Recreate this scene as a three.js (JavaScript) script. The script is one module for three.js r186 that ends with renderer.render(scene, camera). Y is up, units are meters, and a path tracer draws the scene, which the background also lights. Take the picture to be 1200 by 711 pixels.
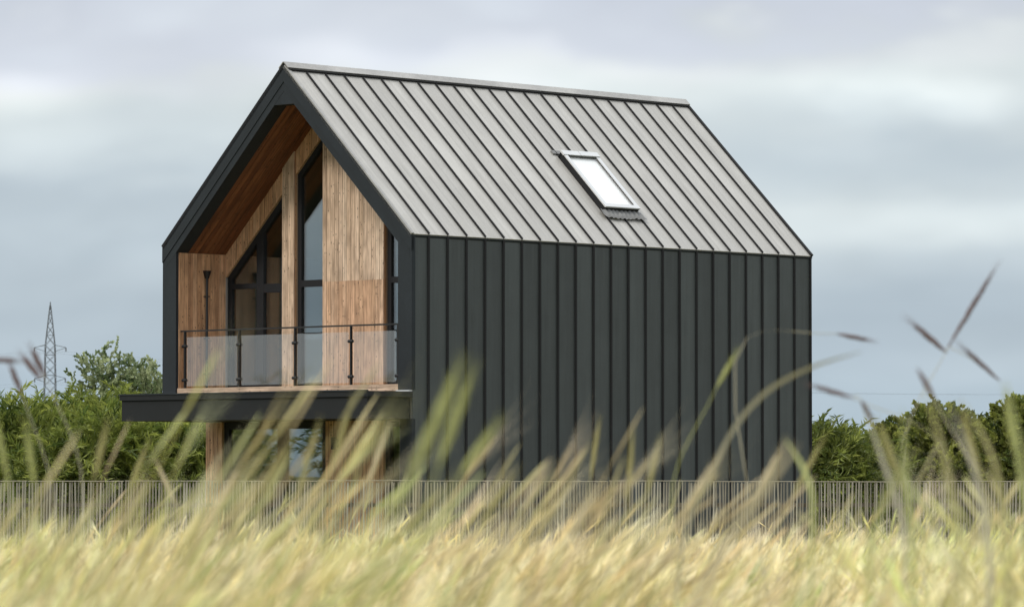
import * as THREE from 'three';
import { mergeGeometries } from 'three/addons/utils/BufferGeometryUtils.js';

// ------------------------------------------------------------------ camera, sky, sun, exposure
const F = 5080, PW = 1200, PH = 711, PITCH = 0.0394, EYE = 1.62;
const scene = new THREE.Scene();
const camera = new THREE.PerspectiveCamera(2 * Math.atan(PH / 2 / F) * 180 / Math.PI, 1024 / 606, 0.5, 6000);
camera.position.set(0, EYE, 0);
camera.rotation.x = PITCH;
camera.focus = 70;
camera.userData.fStop = 7.1;
const renderer = new THREE.WebGLRenderer({ antialias: true });
renderer.setSize(1024, 606);
renderer.toneMapping = THREE.LinearToneMapping;
renderer.toneMappingExposure = 1.12;
renderer.shadowMap.enabled = true;
renderer.shadowMap.type = THREE.PCFSoftShadowMap;

// seeded random and noise
let seed = 12345;
const rnd = () => { seed = (seed + 0x6D2B79F5) | 0; let t = Math.imul(seed ^ (seed >>> 15), 1 | seed); t = (t + Math.imul(t ^ (t >>> 7), 61 | t)) ^ t; return ((t ^ (t >>> 14)) >>> 0) / 4294967296; };
const rr = (a, b) => a + (b - a) * rnd();
const pick = (a) => a[Math.floor(rnd() * a.length)];
const lerp = (a, b, t) => a + (b - a) * t;
const clamp = (x, a = 0, b = 1) => Math.min(b, Math.max(a, x));
const smooth = (a, b, x) => { const t = clamp((x - a) / (b - a)); return t * t * (3 - 2 * t); };
const H3 = (x, y, z) => { let h = Math.imul(x, 374761393) ^ Math.imul(y, 668265263) ^ Math.imul(z, 2147483647 ^ 1274126177); h = Math.imul(h ^ (h >>> 13), 1274126177); h ^= h >>> 16; return (h >>> 0) / 4294967296; };
function noise(x, y, z = 0) {
  const xi = Math.floor(x), yi = Math.floor(y), zi = Math.floor(z);
  let fx = x - xi, fy = y - yi, fz = z - zi;
  fx = fx * fx * fx * (fx * (fx * 6 - 15) + 10); fy = fy * fy * fy * (fy * (fy * 6 - 15) + 10); fz = fz * fz * fz * (fz * (fz * 6 - 15) + 10);
  const a = lerp(lerp(H3(xi, yi, zi), H3(xi + 1, yi, zi), fx), lerp(H3(xi, yi + 1, zi), H3(xi + 1, yi + 1, zi), fx), fy);
  const b = lerp(lerp(H3(xi, yi, zi + 1), H3(xi + 1, yi, zi + 1), fx), lerp(H3(xi, yi + 1, zi + 1), H3(xi + 1, yi + 1, zi + 1), fx), fy);
  return lerp(a, b, fz);
}
const fbm = (x, y, z, n) => { let s = 0, a = 0.5, t = 0; for (let i = 0; i < n; i++) { s += a * noise(x, y, z); t += a; a *= 0.5; x = x * 2.03 + 17.1; y = y * 2.01 + 5.3; z = z * 2.02 + 9.7; } return s / t; };
const lin = (c) => (c /= 255) <= 0.04045 ? c / 12.92 : Math.pow((c + 0.055) / 1.055, 2.4);

// overcast sky with layered cloud banks; azimuth 0 is the way the camera looks
{
  const w = 4096, h = 2048, data = new Float32Array(w * h * 4);
  const keys = [[0, 168, 186, 197], [0.012, 168, 184, 195], [0.03, 171, 184, 193], [0.05, 175, 187, 195], [0.072, 185, 195, 200], [0.09, 190, 199, 203], [0.1, 194, 201, 206], [0.112, 189, 196, 207], [0.14, 192, 200, 209], [0.2, 200, 206, 212], [0.4, 206, 210, 214], [1.6, 214, 217, 220]].map(([e, ...c]) => [e, ...c.map(lin)]);
  // banks of cloud: azimuth, elevation, half width, half height (radians), strength
  const banks = [[0.085, 0.0905, 0.05, 0.0075, 0.9], [0.02, 0.092, 0.02, 0.008, 0.55], [-0.008, 0.095, 0.02, 0.007, 0.7], [-0.042, 0.097, 0.016, 0.006, 0.7], [-0.115, 0.089, 0.017, 0.008, 0.8],
    [0.12, 0.062, 0.06, 0.009, 0.45], [0.06, 0.072, 0.035, 0.01, 0.4], [-0.075, 0.078, 0.05, 0.01, 0.35], [0.05, 0.055, 0.02, 0.008, 0.3], [-0.1, 0.056, 0.03, 0.006, 0.18]];
  for (let j = 0; j < h; j++) {
    const el = ((j + 0.5) / h - 0.5) * Math.PI;
    if (el < -0.004) { for (let i = 0; i < w; i++) { const o = (j * w + i) * 4; data[o] = 0.3; data[o + 1] = 0.34; data[o + 2] = 0.38; data[o + 3] = 1; } continue; }
    const e = Math.max(el, 0);
    const rise = 1 + 0.95 * Math.sin(e) * smooth(0.1, 0.5, e);               // an overcast sky is brighter overhead
    const up = 6.5 * Math.asinh(e * 8), fine = e < 0.3, base = [0, 0, 0];
    for (let i = 0; i < w; i++) {
      const phi = ((i + 0.5) / w - 0.5) * 2 * Math.PI;                        // atan2(z, x)
      const az = Math.atan2(Math.sin(phi + Math.PI / 2), Math.cos(phi + Math.PI / 2));
      const cx = Math.cos(phi) * 12, cz = Math.sin(phi) * 12;
      const warp = noise(cx * 1.3 + 3, up * 0.7, cz * 1.3) - 0.5;
      let n = fbm(cx + warp * 1.1, up * 1.05 + warp * 0.8, cz, fine ? 5 : 4) - 0.5;
      let wisp = fine ? fbm(cx * 3.1, up * 2.4 + warp, cz * 3.1, 4) - 0.5 : 0;
      const ew = Math.max(0, e + (n * 0.06 + wisp * 0.02) * smooth(0.0, 0.07, e));   // cloud decks are uneven, not level bands
      let k = 0; while (k < keys.length - 2 && keys[k + 1][0] < ew) k++;
      const t = smooth(0, 1, (ew - keys[k][0]) / (keys[k + 1][0] - keys[k][0])); for (let c = 0; c < 3; c++) base[c] = lerp(keys[k][c + 1], keys[k + 1][c + 1], t);
      let bank = 0;
      if (fine && Math.abs(az) < 0.25) for (const [ba, be, bw, bh, s] of banks) {
        const dx = (az - ba) / bw, dy = (e - be + wisp * 0.006) / bh, up2 = dy > 0 ? dy * (1.5 + wisp * 3) : dy * 0.62;
        const q = dx * dx + up2 * up2; if (q < 6) bank += s * Math.exp(-q * (1 + wisp * 1.2)) * (0.85 + wisp * 0.9);
      }
      const lift = 1.06 + n * 0.22 + wisp * 0.2 + Math.min(bank, 1.1) * 0.4;
      const warm = clamp(n * 0.5 + bank * 0.5, -0.2, 0.6);
      const o = (j * w + i) * 4;
      data[o] = base[0] * rise * lift * (1 + warm * 0.09); data[o + 1] = base[1] * rise * lift * (1 + warm * 0.035); data[o + 2] = base[2] * rise * lift * (1 - warm * 0.06); data[o + 3] = 1;
    }
  }
  const sky = new THREE.DataTexture(data, w, h, THREE.RGBAFormat, THREE.FloatType);
  sky.mapping = THREE.EquirectangularReflectionMapping; sky.magFilter = THREE.LinearFilter; sky.minFilter = THREE.LinearFilter; sky.needsUpdate = true;
  scene.background = sky; scene.environment = sky;
}
const sun = new THREE.DirectionalLight(new THREE.Color(1.0, 0.93, 0.82), 1.5);   // a veiled sun behind and to the left of the camera
sun.position.set(-46, 62, -8); sun.target.position.set(0, 1, -60); scene.add(sun, sun.target);
sun.castShadow = true; sun.shadow.radius = 20; sun.shadow.mapSize.set(2048, 2048);
Object.assign(sun.shadow.camera, { left: -50, right: 50, top: 50, bottom: -50, near: 1, far: 220 });

// ------------------------------------------------------------------ helpers
const used = {};
const numbered = (n) => { const k = used[n] = (used[n] ?? -1) + 1; return k ? `${n}_${String(k).padStart(3, '0')}` : n; };
function part(name, geometry, material, parent) { const m = new THREE.Mesh(geometry, material); m.name = name; parent.add(m); return m; }
function group(name, parent) { const g = new THREE.Group(); g.name = name; parent.add(g); return g; }
function thing(name, label, category, grp, pos = [0, 0, 0]) { const g = new THREE.Group(); g.name = numbered(name); g.position.set(...pos); g.userData = { label, category }; if (grp) g.userData.group = grp; scene.add(g); return g; }
// point on the pixel's ray at depth d in front of the camera
function at(px, py, d) { const a = (px - PW / 2) / F, b = -(py - PH / 2) / F, c = Math.cos(PITCH), s = Math.sin(PITCH); const k = d / (c - b * s); return new THREE.Vector3(a * k, EYE + (b * c + s) * k, -d); }
function geo(pos, idx, col) { const g = new THREE.BufferGeometry(); g.setAttribute('position', new THREE.Float32BufferAttribute(pos, 3)); if (col) g.setAttribute('color', new THREE.Float32BufferAttribute(col, 3)); if (idx) g.setIndex(idx); g.computeVertexNormals(); return g; }
// uv in metres from the dominant axis of each face; long = axis that the grain follows
function metreUV(g0, long = 1) {
  const g = g0.index ? g0.toNonIndexed() : g0, p = g.attributes.position, nrm = g.attributes.normal, uv = new Float32Array(p.count * 2), ox = rnd() * 7, oy = rnd() * 7;
  for (let i = 0; i < p.count; i++) {
    const v = [p.getX(i), p.getY(i), p.getZ(i)], n = [Math.abs(nrm.getX(i)), Math.abs(nrm.getY(i)), Math.abs(nrm.getZ(i))];
    const d = n.indexOf(Math.max(...n)); const axes = [0, 1, 2].filter((a) => a !== d); const l = axes.includes(long) ? long : axes[0], a = axes.find((x) => x !== l);
    uv[i * 2] = v[a] + ox; uv[i * 2 + 1] = v[l] + oy;
  }
  g.setAttribute('uv', new THREE.BufferAttribute(uv, 2)); return g;
}
const box = (x0, x1, y0, y1, z0, z1, long) => { const g = new THREE.BoxGeometry(x1 - x0, y1 - y0, z1 - z0); g.translate((x0 + x1) / 2, (y0 + y1) / 2, (z0 + z1) / 2); return metreUV(g, long); };
const hb = (u0, u1, h0, h1, v0, v1, long) => box(u0, u1, h0, h1, -v1, -v0, long);   // box in house axes (along, up, across)
// prism over a convex polygon of [v, h] between u0 and u1 in house axes
function prism(poly, u0, u1, long = 1) {
  let a = 0; for (let i = 0; i < poly.length; i++) { const [x, y] = poly[i], [X, Y] = poly[(i + 1) % poly.length]; a += x * Y - X * y; }
  const P = a > 0 ? poly : [...poly].reverse(), pos = [], n = P.length;                // counter-clockwise in (v, h)
  const push = (u, [v, h]) => pos.push(u, h, -v);
  for (let i = 1; i < n - 1; i++) { push(u1, P[0]); push(u1, P[i]); push(u1, P[i + 1]); push(u0, P[0]); push(u0, P[i + 1]); push(u0, P[i]); }
  for (let i = 0; i < n; i++) { const p = P[i], q = P[(i + 1) % n]; push(u0, p); push(u0, q); push(u1, q); push(u0, p); push(u1, q); push(u1, p); }
  // orient outward: check the first cap
  const g = geo(pos); if (g.attributes.normal.getX(0) < 0) { for (let i = 0; i < pos.length; i += 9) for (let k = 0; k < 3; k++) { const t = pos[i + 3 + k]; pos[i + 3 + k] = pos[i + 6 + k]; pos[i + 6 + k] = t; } return metreUV(geo(pos), long); }
  return metreUV(g, long);
}
// keep the part of a polygon where f([v, h]) >= 0
function clip(poly, f) { const out = []; for (let i = 0; i < poly.length; i++) { const p = poly[i], q = poly[(i + 1) % poly.length], a = f(p), b = f(q); if (a >= 0) out.push(p); if ((a >= 0) !== (b >= 0)) { const t = a / (a - b); out.push([lerp(p[0], q[0], t), lerp(p[1], q[1], t)]); } } return out; }
const strip = (poly, v0, v1) => clip(clip(poly, (p) => p[0] - v0), (p) => v1 - p[0]);
const band = (poly, h0, h1) => clip(clip(poly, (p) => p[1] - h0), (p) => h1 - p[1]);
function inset(poly, d) {
  let a = 0; const n = poly.length; for (let i = 0; i < n; i++) { const [x, y] = poly[i], [X, Y] = poly[(i + 1) % n]; a += x * Y - X * y; }
  const s = a > 0 ? 1 : -1; let out = poly;
  for (let i = 0; i < n; i++) { const p = poly[i], q = poly[(i + 1) % n], l = Math.hypot(q[0] - p[0], q[1] - p[1]), nx = -s * (q[1] - p[1]) / l, ny = s * (q[0] - p[0]) / l; out = clip(out, (r) => (r[0] - p[0]) * nx + (r[1] - p[1]) * ny - d); }
  return out;
}
function tube(points, r0, r1, sides = 6, segs = 10) {                                // tapered tube along a smooth curve
  const c = new THREE.CatmullRomCurve3(points.map((p) => p.isVector3 ? p : new THREE.Vector3(...p))), fr = c.computeFrenetFrames(segs), pos = [], idx = [];
  for (let i = 0; i <= segs; i++) { const p = c.getPoint(i / segs), r = lerp(r0, r1, i / segs); for (let k = 0; k < sides; k++) { const a = k / sides * 2 * Math.PI; const q = p.clone().addScaledVector(fr.normals[i], Math.cos(a) * r).addScaledVector(fr.binormals[i], Math.sin(a) * r); pos.push(q.x, q.y, q.z); } }
  for (let i = 0; i < segs; i++) for (let k = 0; k < sides; k++) { const a = i * sides + k, b = i * sides + (k + 1) % sides; idx.push(a, b, a + sides, b, b + sides, a + sides); }
  return geo(pos, idx);
}
function bar(p, q, r, sides = 4) { return tube([p, [(p[0] + q[0]) / 2, (p[1] + q[1]) / 2, (p[2] + q[2]) / 2], q], r, r, sides, 1); }

// ------------------------------------------------------------------ textures and materials
function texture(w, h, f, srgb = false, rep = [1, 1]) {
  const d = new Uint8Array(w * h * 4);
  for (let y = 0; y < h; y++) for (let x = 0; x < w; x++) { const c = f(x / w, y / h), o = (y * w + x) * 4; for (let k = 0; k < 3; k++) d[o + k] = clamp(Math.round((Array.isArray(c) ? c[k] : c) * 255), 0, 255); d[o + 3] = 255; }
  const t = new THREE.DataTexture(d, w, h); t.wrapS = t.wrapT = THREE.MirroredRepeatWrapping; t.magFilter = THREE.LinearFilter; t.minFilter = THREE.LinearMipmapLinearFilter; t.generateMipmaps = true;
  if (srgb) t.colorSpace = THREE.SRGBColorSpace; t.repeat.set(...rep); t.needsUpdate = true; return t;
}
// larch grain: u across the board, v along it; a tile is 0.5 m by 2 m
const knots = []; for (let i = 0; i < 46; i++) knots.push([rnd(), rnd(), rr(0.35, 1)]);
const grainAt = (x, y) => {
  let k = 0, wob = 0;
  for (const [kx, ky, s] of knots) { const dx = (x - kx) * 0.5, dy = (y - ky) * 2, q = (dx * dx) / (0.006 * s) ** 2 + (dy * dy) / (0.011 * s) ** 2; if (q < 40) { k = Math.max(k, Math.exp(-q * 0.7)); wob += Math.exp(-q * 0.12) * 0.05; } }
  const g = fbm(x * 60 + wob * 12, y * 5, 1, 3), s = noise(x * 22 + 0.6 * noise(x * 4, y * 3, 8), y * 2.2, 4), blot = fbm(x * 5, y * 9, 7, 3);
  return [0.8 + (g - 0.5) * 0.42 + (s - 0.5) * 0.16 + (blot - 0.5) * 0.26, k];
};
const larchMap = texture(512, 1024, (x, y) => { const [g, k] = grainAt(x, y); const v = clamp(g, 0.2, 1) * (1 - k * 0.72); return [v, v * (0.97 - 0.06 * (1 - g)), v * (0.95 - 0.12 * (1 - g))]; }, true, [2, 0.5]);
const larchBump = texture(512, 512, (x, y) => clamp(fbm(x * 70, y * 6, 3, 3) * 0.8 + noise(x * 20, y * 2, 2) * 0.2), false, [2, 0.5]);
const metalMap = texture(512, 512, (x, y) => { const v = 0.86 + (fbm(x * 6, y * 3, 5, 4) - 0.5) * 0.24 + (fbm(x * 90, y * 60, 2, 2) - 0.5) * 0.1; return [v, v, v * 1.0]; }, true, [0.5, 0.5]);
const streakMap = texture(512, 512, (x, y) => { const v = 0.93 + (fbm(x * 40, y * 3, 5, 3) - 0.5) * 0.12 + (fbm(x * 5, y * 5, 9, 3) - 0.5) * 0.1 + (noise(x * 200, y * 200, 1) - 0.5) * 0.05; return [v, v, v]; }, true, [0.5, 0.35]);
const metalRough = texture(256, 256, (x, y) => 0.78 + (fbm(x * 8, y * 6, 3, 4) - 0.5) * 0.5, false, [0.6, 0.6]);
const M = {};
const std = (o) => new THREE.MeshStandardMaterial(o), rgb = (r, g, b) => new THREE.Color().setRGB(r, g, b);
M.roof = [1, 0.97, 1.025].map((k) => std({ color: rgb(0.49 * k, 0.475 * k, 0.443 * k), map: streakMap, roughness: 0.55, roughnessMap: metalRough, metalness: 0.15 }));  // pale zinc grey; sky sheen on the metal is put into the colour
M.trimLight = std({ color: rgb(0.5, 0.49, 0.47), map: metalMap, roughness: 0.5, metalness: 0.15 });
M.wall = [1, 0.88, 1.14].map((k) => std({ color: rgb(0.066 * k, 0.076 * k, 0.076 * k), map: streakMap, roughness: 0.6, roughnessMap: metalRough, metalness: 0.1 }));
M.seam = std({ color: rgb(0.009, 0.0095, 0.011), roughness: 0.9 });  // near-black: shade beside the standing seams is put into the colour
M.frame = std({ color: rgb(0.019, 0.026, 0.032), map: metalMap, roughness: 0.8, metalness: 0.1 });
M.canopy = std({ color: rgb(0.009, 0.0115, 0.0135), map: metalMap, roughness: 0.75, metalness: 0.1 });
M.window = std({ color: rgb(0.005, 0.0055, 0.008), roughness: 0.75 });
M.black = std({ color: rgb(0.012, 0.012, 0.013), roughness: 0.6 });
M.plaster = std({ color: rgb(0.45, 0.43, 0.4), roughness: 0.9 });
M.floor = std({ color: rgb(0.4, 0.28, 0.18), map: larchMap, roughness: 0.6 });
M.batten = std({ color: rgb(0.36, 0.26, 0.17), roughness: 0.9 });
const wood = (r, g, b) => new THREE.MeshStandardMaterial({ color: rgb(r, g, b), map: larchMap, bumpMap: larchBump, bumpScale: 0.002, roughness: 0.72 });
M.fresh = [wood(0.86, 0.55, 0.33), wood(0.8, 0.5, 0.29), wood(0.9, 0.6, 0.38), wood(0.75, 0.46, 0.27)];
M.weathered = [wood(0.94, 0.76, 0.6), wood(0.88, 0.7, 0.54), wood(0.98, 0.82, 0.66), wood(0.84, 0.66, 0.5)];
M.panel = [wood(0.89, 0.63, 0.44), wood(0.84, 0.58, 0.39), wood(0.93, 0.68, 0.49), wood(0.81, 0.55, 0.37)];
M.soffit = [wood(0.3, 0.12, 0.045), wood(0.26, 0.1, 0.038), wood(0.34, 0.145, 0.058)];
M.pane = new THREE.MeshPhysicalMaterial({ color: rgb(0.8, 0.87, 0.88), transmission: 1, thickness: 0, ior: 2.33, roughness: 0 });
M.railGlass = new THREE.MeshPhysicalMaterial({ color: rgb(0.92, 0.93, 0.91), transmission: 0.9, thickness: 0, ior: 1.9, roughness: 0.03 });
M.skyGlass = new THREE.MeshPhysicalMaterial({ color: rgb(0.97, 0.98, 0.98), transmission: 1, thickness: 0, ior: 1.6, roughness: 0.02 });
M.blind = std({ color: rgb(0.86, 0.86, 0.85), roughness: 0.9 });
M.lead = std({ color: rgb(0.3, 0.3, 0.295), map: metalMap, roughness: 0.7, metalness: 0.2 });
M.alu = std({ color: rgb(0.62, 0.63, 0.64), roughness: 0.4, metalness: 0.3 });

// ------------------------------------------------------------------ ground
function groundY(x, z) {
  const d = -z, slope = d < 22 ? 0.55 - 0.05 * smooth(0, 22, d) : 0.5 * (1 - smooth(22, 46, d));
  const near = 1 - smooth(60, 140, Math.abs(d - 20));
  return slope * (d > -60 ? 1 : 1) + near * 0.12 * (fbm(x * 0.25 + 40, z * 0.12 + 9, 2, 3) - 0.5);
}
{
  const xs = [], zs = []; const ax = (a, lo, hi, st) => { for (let v = lo; v < hi - 1e-6; v += st) a.push(v); };
  xs.push(-2600, -1200, -600, -300, -160, -90, -60); ax(xs, -40, 40, 0.8); xs.push(40, 60, 90, 160, 300, 600, 1200, 2600);
  zs.push(-3000, -1500, -900, -500, -300, -200, -150); ax(zs, -120, 12, 0.8); zs.push(12, 20, 40, 80, 160, 400, 1000);
  const pos = [], uv = [], idx = [];
  for (const z of zs) for (const x of xs) { pos.push(x, groundY(x, z), z); uv.push(x, z); }
  for (let j = 0; j < zs.length - 1; j++) for (let i = 0; i < xs.length - 1; i++) { const a = j * xs.length + i, b = a + xs.length; idx.push(a, b, a + 1, a + 1, b, b + 1); }
  const g = geo(pos, idx); g.setAttribute('uv', new THREE.Float32BufferAttribute(uv, 2));
  const map = texture(512, 512, (x, y) => { const n = fbm(x * 9, y * 9, 3, 5), m = fbm(x * 80, y * 80, 6, 3); return [0.2 + n * 0.34 + (m - 0.5) * 0.3, 0.21 + n * 0.3 + (m - 0.5) * 0.28, 0.1 + n * 0.14 + (m - 0.5) * 0.16]; }, true, [0.22, 0.22]);
  const m = new THREE.Mesh(g, std({ map, roughness: 1 })); m.name = 'ground'; m.userData = { kind: 'structure', label: 'rough field of dry soil and straw stubble under the grass', category: 'ground' }; scene.add(m);
}

// ------------------------------------------------------------------ house (axes: u along the long wall, h up, v across the gable; local x = u, y = h, z = -v)
const L = 9.8248, W = 5.8952, HE = 5.4533, RISE = 2.8528, FIRST = 0.3521, BAY = 0.43, MID = W / 2, K = RISE / MID, LS = Math.hypot(RISE, MID), ALPHA = Math.atan2(RISE, MID);
const house = thing('barn_house', 'dark metal clad two storey barn house with pale standing seam roof and larch lined balcony', 'house', null, [-1.5818, 0, -68.634]);
house.rotation.y = Math.PI / 2 - 0.7645;
const outer = (v) => HE + K * (v < MID ? v : W - v), soff = (v) => outer(v) - 0.42, TW = 0.31;
const head = (v) => 4.95 + K * (v > MID ? W - 0.315 - v : v - 0.315);

// waved sheet: x 0..1 across, y 0..1 along, bulging out a few millimetres so that light plays over it
function sheet(kind) {
  const g = new THREE.BoxGeometry(1, 1, 1, 6, 22, 1), p = g.attributes.position, ph = rnd() * 20;
  for (let i = 0; i < p.count; i++) { const x = p.getX(i) + 0.5, y = p.getY(i) + 0.5, z = p.getZ(i); p.setXYZ(i, x, y, z > 0 ? 1 + (noise(x * 2 + ph, y * 7, kind) - 0.5) * 0.1 * Math.sin(Math.PI * x) : 0); }
  g.computeVertexNormals(); return g;
}
const sheets = [0, 1, 2, 3].map(sheet);
function panelGeo(w, l, t, k) { const g = sheets[k % 4].clone(); g.scale(w, l, t); g.computeVertexNormals(); return metreUV(g, 1); }
const shared = {};
const panelOf = (w, l, t, k) => shared[`${w.toFixed(3)}_${l.toFixed(2)}_${t}_${k % 4}`] ??= panelGeo(w, l, t, k);
const edges = [0]; for (let i = 0; i < 23; i++) edges.push(FIRST + BAY * i); edges[23] = L;

// long walls: structural core, standing seam panels, seams
function longWall(name, right) {
  const g = group(name, house), lowFront = right ? 0 : 0.95;
  if (!right) { g.position.set(L, 0, -W); g.rotation.y = Math.PI; }
  const X = (u) => right ? u : L - u;
  for (let i = 0; i < 23; i++) {
    const a = Math.min(X(edges[i]), X(edges[i + 1])), w = edges[i + 1] - edges[i] - 0.004, bot = edges[i + 1] <= lowFront + 0.3 ? 2.6 : 0.06;
    const m = part('wall_panel', panelOf(w, HE - 0.03 - bot, 0.02, i), M.wall[Math.floor(rnd() * 3)], g); m.position.set(a + 0.002, bot, -0.02);
  }
  const sg = shared.wallSeam ??= (() => { const s = new THREE.BoxGeometry(0.032, HE - 0.1, 0.036); s.translate(0, (HE - 0.1) / 2 + 0.06, 0.012); return s; })();
  for (let i = 1; i < 24; i++) { const m = part('standing_seam', sg, M.seam, g); m.position.x = X(edges[i]) + (i === 23 ? -0.008 : 0); if (!right && edges[i] < 1.3) { m.scale.y = 0.52; m.position.y = 2.6; } }
  // core behind the sheets
  if (right) { part('wall_core', box(0.0, L - 0.02, 0, HE - 0.12, -TW + 0.03, -0.024), M.plaster, g); } else {
    part('wall_core', box(0.02, L, 2.56, HE - 0.12, -TW + 0.03, -0.024), M.plaster, g); part('wall_core', box(0.02, L - 0.95, 0, 2.56, -TW + 0.03, -0.024), M.plaster, g); }
  return g;
}
longWall('right_wall', true); longWall('left_wall', false);
// rear gable
{
  const g = group('rear_wall', house);
  part('wall_core', prism([[TW, 0.02], [W - TW, 0.02], [W - TW, outer(TW) - 0.4], [MID, HE + RISE - 0.35], [TW, outer(TW) - 0.4]], L - 0.3, L - 0.03), M.plaster, g);
  const full = [[0.01, 0.06], [W - 0.01, 0.06], [W - 0.01, HE - 0.03], [MID, HE + RISE - 0.06], [0.01, HE - 0.03]];
  for (let v = 0; v < W; v += BAY) part('wall_panel', prism(strip(full, v + 0.003, Math.min(v + BAY, W) - 0.003), L - 0.018, L + 0.004), pick(M.wall), g);
}
// roof: one group per slope; local x = u, y = out of the slope, z = down the slope (so -z runs up from the eave)
function slope(name, right) {
  const g = group(name, house); g.rotation.order = 'YXZ'; g.rotation.x = ALPHA;
  if (right) g.position.set(0, HE, 0); else { g.position.set(L, HE, -W); g.rotation.y = Math.PI; }
  const put = (geom, mat, x, s0, nm = 'roof_panel') => { const m = part(nm, geom, mat, g); m.rotation.x = -Math.PI / 2; m.position.set(x, -0.02, -s0); return m; };
  const S0 = 0.83, S1 = 2.24, LT = LS - 0.03;                                         // skylight along the slope
  for (let i = 0; i < 23; i++) {
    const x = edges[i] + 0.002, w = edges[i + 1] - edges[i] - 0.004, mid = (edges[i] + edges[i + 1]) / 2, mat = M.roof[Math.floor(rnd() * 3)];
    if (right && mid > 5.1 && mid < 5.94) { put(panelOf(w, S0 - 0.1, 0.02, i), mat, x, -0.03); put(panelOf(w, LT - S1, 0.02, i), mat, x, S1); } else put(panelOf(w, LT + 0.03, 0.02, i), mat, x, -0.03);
  }
  const seam = (x, s0, s1) => { const m = part('standing_seam', shared.roofSeam ??= new THREE.BoxGeometry(0.021, 0.036, 1), M.seam, g); m.scale.z = s1 - s0; m.position.set(x, 0.012, -(s0 + s1) / 2); };
  for (let i = 1; i < 23; i++) { if (right && i >= 12 && i <= 14) { seam(edges[i], -0.025, S0 - 0.12); seam(edges[i], S1 + 0.02, LT - 0.14); } else seam(edges[i], -0.025, LT - 0.14); }
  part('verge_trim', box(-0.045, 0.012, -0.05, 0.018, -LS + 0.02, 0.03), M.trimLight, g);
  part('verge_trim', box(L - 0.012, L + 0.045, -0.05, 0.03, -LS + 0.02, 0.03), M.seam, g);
  part('eave_trim', box(-0.04, L + 0.04, -0.06, -0.022, 0.006, 0.05), M.frame, g);
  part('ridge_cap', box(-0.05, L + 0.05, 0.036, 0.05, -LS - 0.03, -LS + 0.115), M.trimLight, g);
  part('ridge_shade_strip', box(-0.02, L + 0.02, 0.0, 0.0355, -LS + 0.0, -LS + 0.146), M.seam, g);  // dark strip painted as the shadow line under the ridge cap lip
  return { g, S0, S1 };
}
const { g: roofRight, S0, S1 } = slope('right_roof', true); slope('left_roof', false);
part('roof_core', prism([[0.03, HE - 0.04], [MID, HE + RISE - 0.04], [MID, soff(MID) + 0.035], [TW - 0.02, soff(TW - 0.02) + 0.035], [0.03, HE - 0.2]], 0.0, L - 0.02), M.batten, house);
part('roof_core', prism([[W - 0.03, HE - 0.04], [MID, HE + RISE - 0.04], [MID, soff(MID) + 0.035], [W - TW + 0.02, soff(TW - 0.02) + 0.035], [W - 0.03, HE - 0.2]], 0.0, L - 0.02), M.batten, house);
// skylight, in the axes of the right slope
{
  const s = group('skylight', roofRight), a = 5.09, b = 5.95, z = (q) => -q;
  const fr = (x0, x1, s0, s1, y0, y1, m, n = 'frame') => part(n, box(x0, x1, y0, y1, z(s1), z(s0)), m, s);
  fr(a, a + 0.045, S0, S1, 0, 0.105, M.seam, 'kerb'); fr(b - 0.045, b, S0, S1, 0, 0.105, M.seam, 'kerb'); fr(a, b, S0 - 0.004, S0 + 0.045, 0, 0.103, M.seam, 'kerb'); fr(a, b, S1 - 0.05, S1 + 0.004, 0, 0.103, M.seam, 'kerb');
  fr(a - 0.006, a + 0.07, S0 + 0.07, S1 - 0.1, 0.106, 0.128, M.alu); fr(b - 0.07, b + 0.006, S0 + 0.07, S1 - 0.1, 0.106, 0.128, M.alu); fr(a - 0.006, b + 0.006, S0 - 0.01, S0 + 0.069, 0.106, 0.132, M.alu);
  fr(a - 0.02, (a + b) / 2 - 0.03, S1 - 0.099, S1 + 0.01, 0.106, 0.138, M.alu, 'hood'); fr((a + b) / 2 - 0.024, b + 0.02, S1 - 0.099, S1 + 0.01, 0.106, 0.144, M.alu, 'hood');
  fr(a + 0.07, a + 0.085, S0 + 0.07, S1 - 0.1, 0.1, 0.114, M.black, 'gasket'); fr(b - 0.085, b - 0.07, S0 + 0.07, S1 - 0.1, 0.1, 0.114, M.black, 'gasket');
  fr(a + 0.07, b - 0.07, S0 + 0.0695, S0 + 0.085, 0.1, 0.116, M.black, 'gasket'); fr(a + 0.07, b - 0.07, S1 - 0.125, S1 - 0.0995, 0.1, 0.116, M.black, 'gasket');
  fr(a + 0.046, b - 0.046, S0 + 0.046, S1 - 0.051, 0.06, 0.075, M.blind, 'blind');
  const p = part('pane', new THREE.PlaneGeometry(b - a - 0.17, S1 - S0 - 0.17), M.skyGlass, s); p.rotation.x = -Math.PI / 2; p.position.set((a + b) / 2, 0.11, -(S0 + S1) / 2 + 0.015);
  // pleated lead apron dressed over the seams
  const g = new THREE.PlaneGeometry(1.02, 0.2, 44, 10), q = g.attributes.position;
  for (let i = 0; i < q.count; i++) { const x = q.getX(i), y = q.getY(i); q.setXYZ(i, x + (noise(y * 20, 3, 1) - 0.5) * 0.04, y + (y < 0 ? (noise(x * 9, 1, 4) - 0.5) * 0.03 : 0), 0.05 + 0.012 * Math.sin(x * 60) + 0.02 * (noise(x * 14, y * 14, 6) - 0.5) - (y < 0 ? 0.05 * -y : 0)); }
  g.computeVertexNormals(); const ap = part('lead_apron', g, M.lead, s); ap.rotation.x = -Math.PI / 2; ap.position.set((a + b) / 2 + 0.0, 0, -S0 + 0.1);
  fr(a - 0.1, b + 0.1, S1 + 0.036, S1 + 0.12, 0.002, 0.03, M.lead, 'back_flashing');
}
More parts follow.
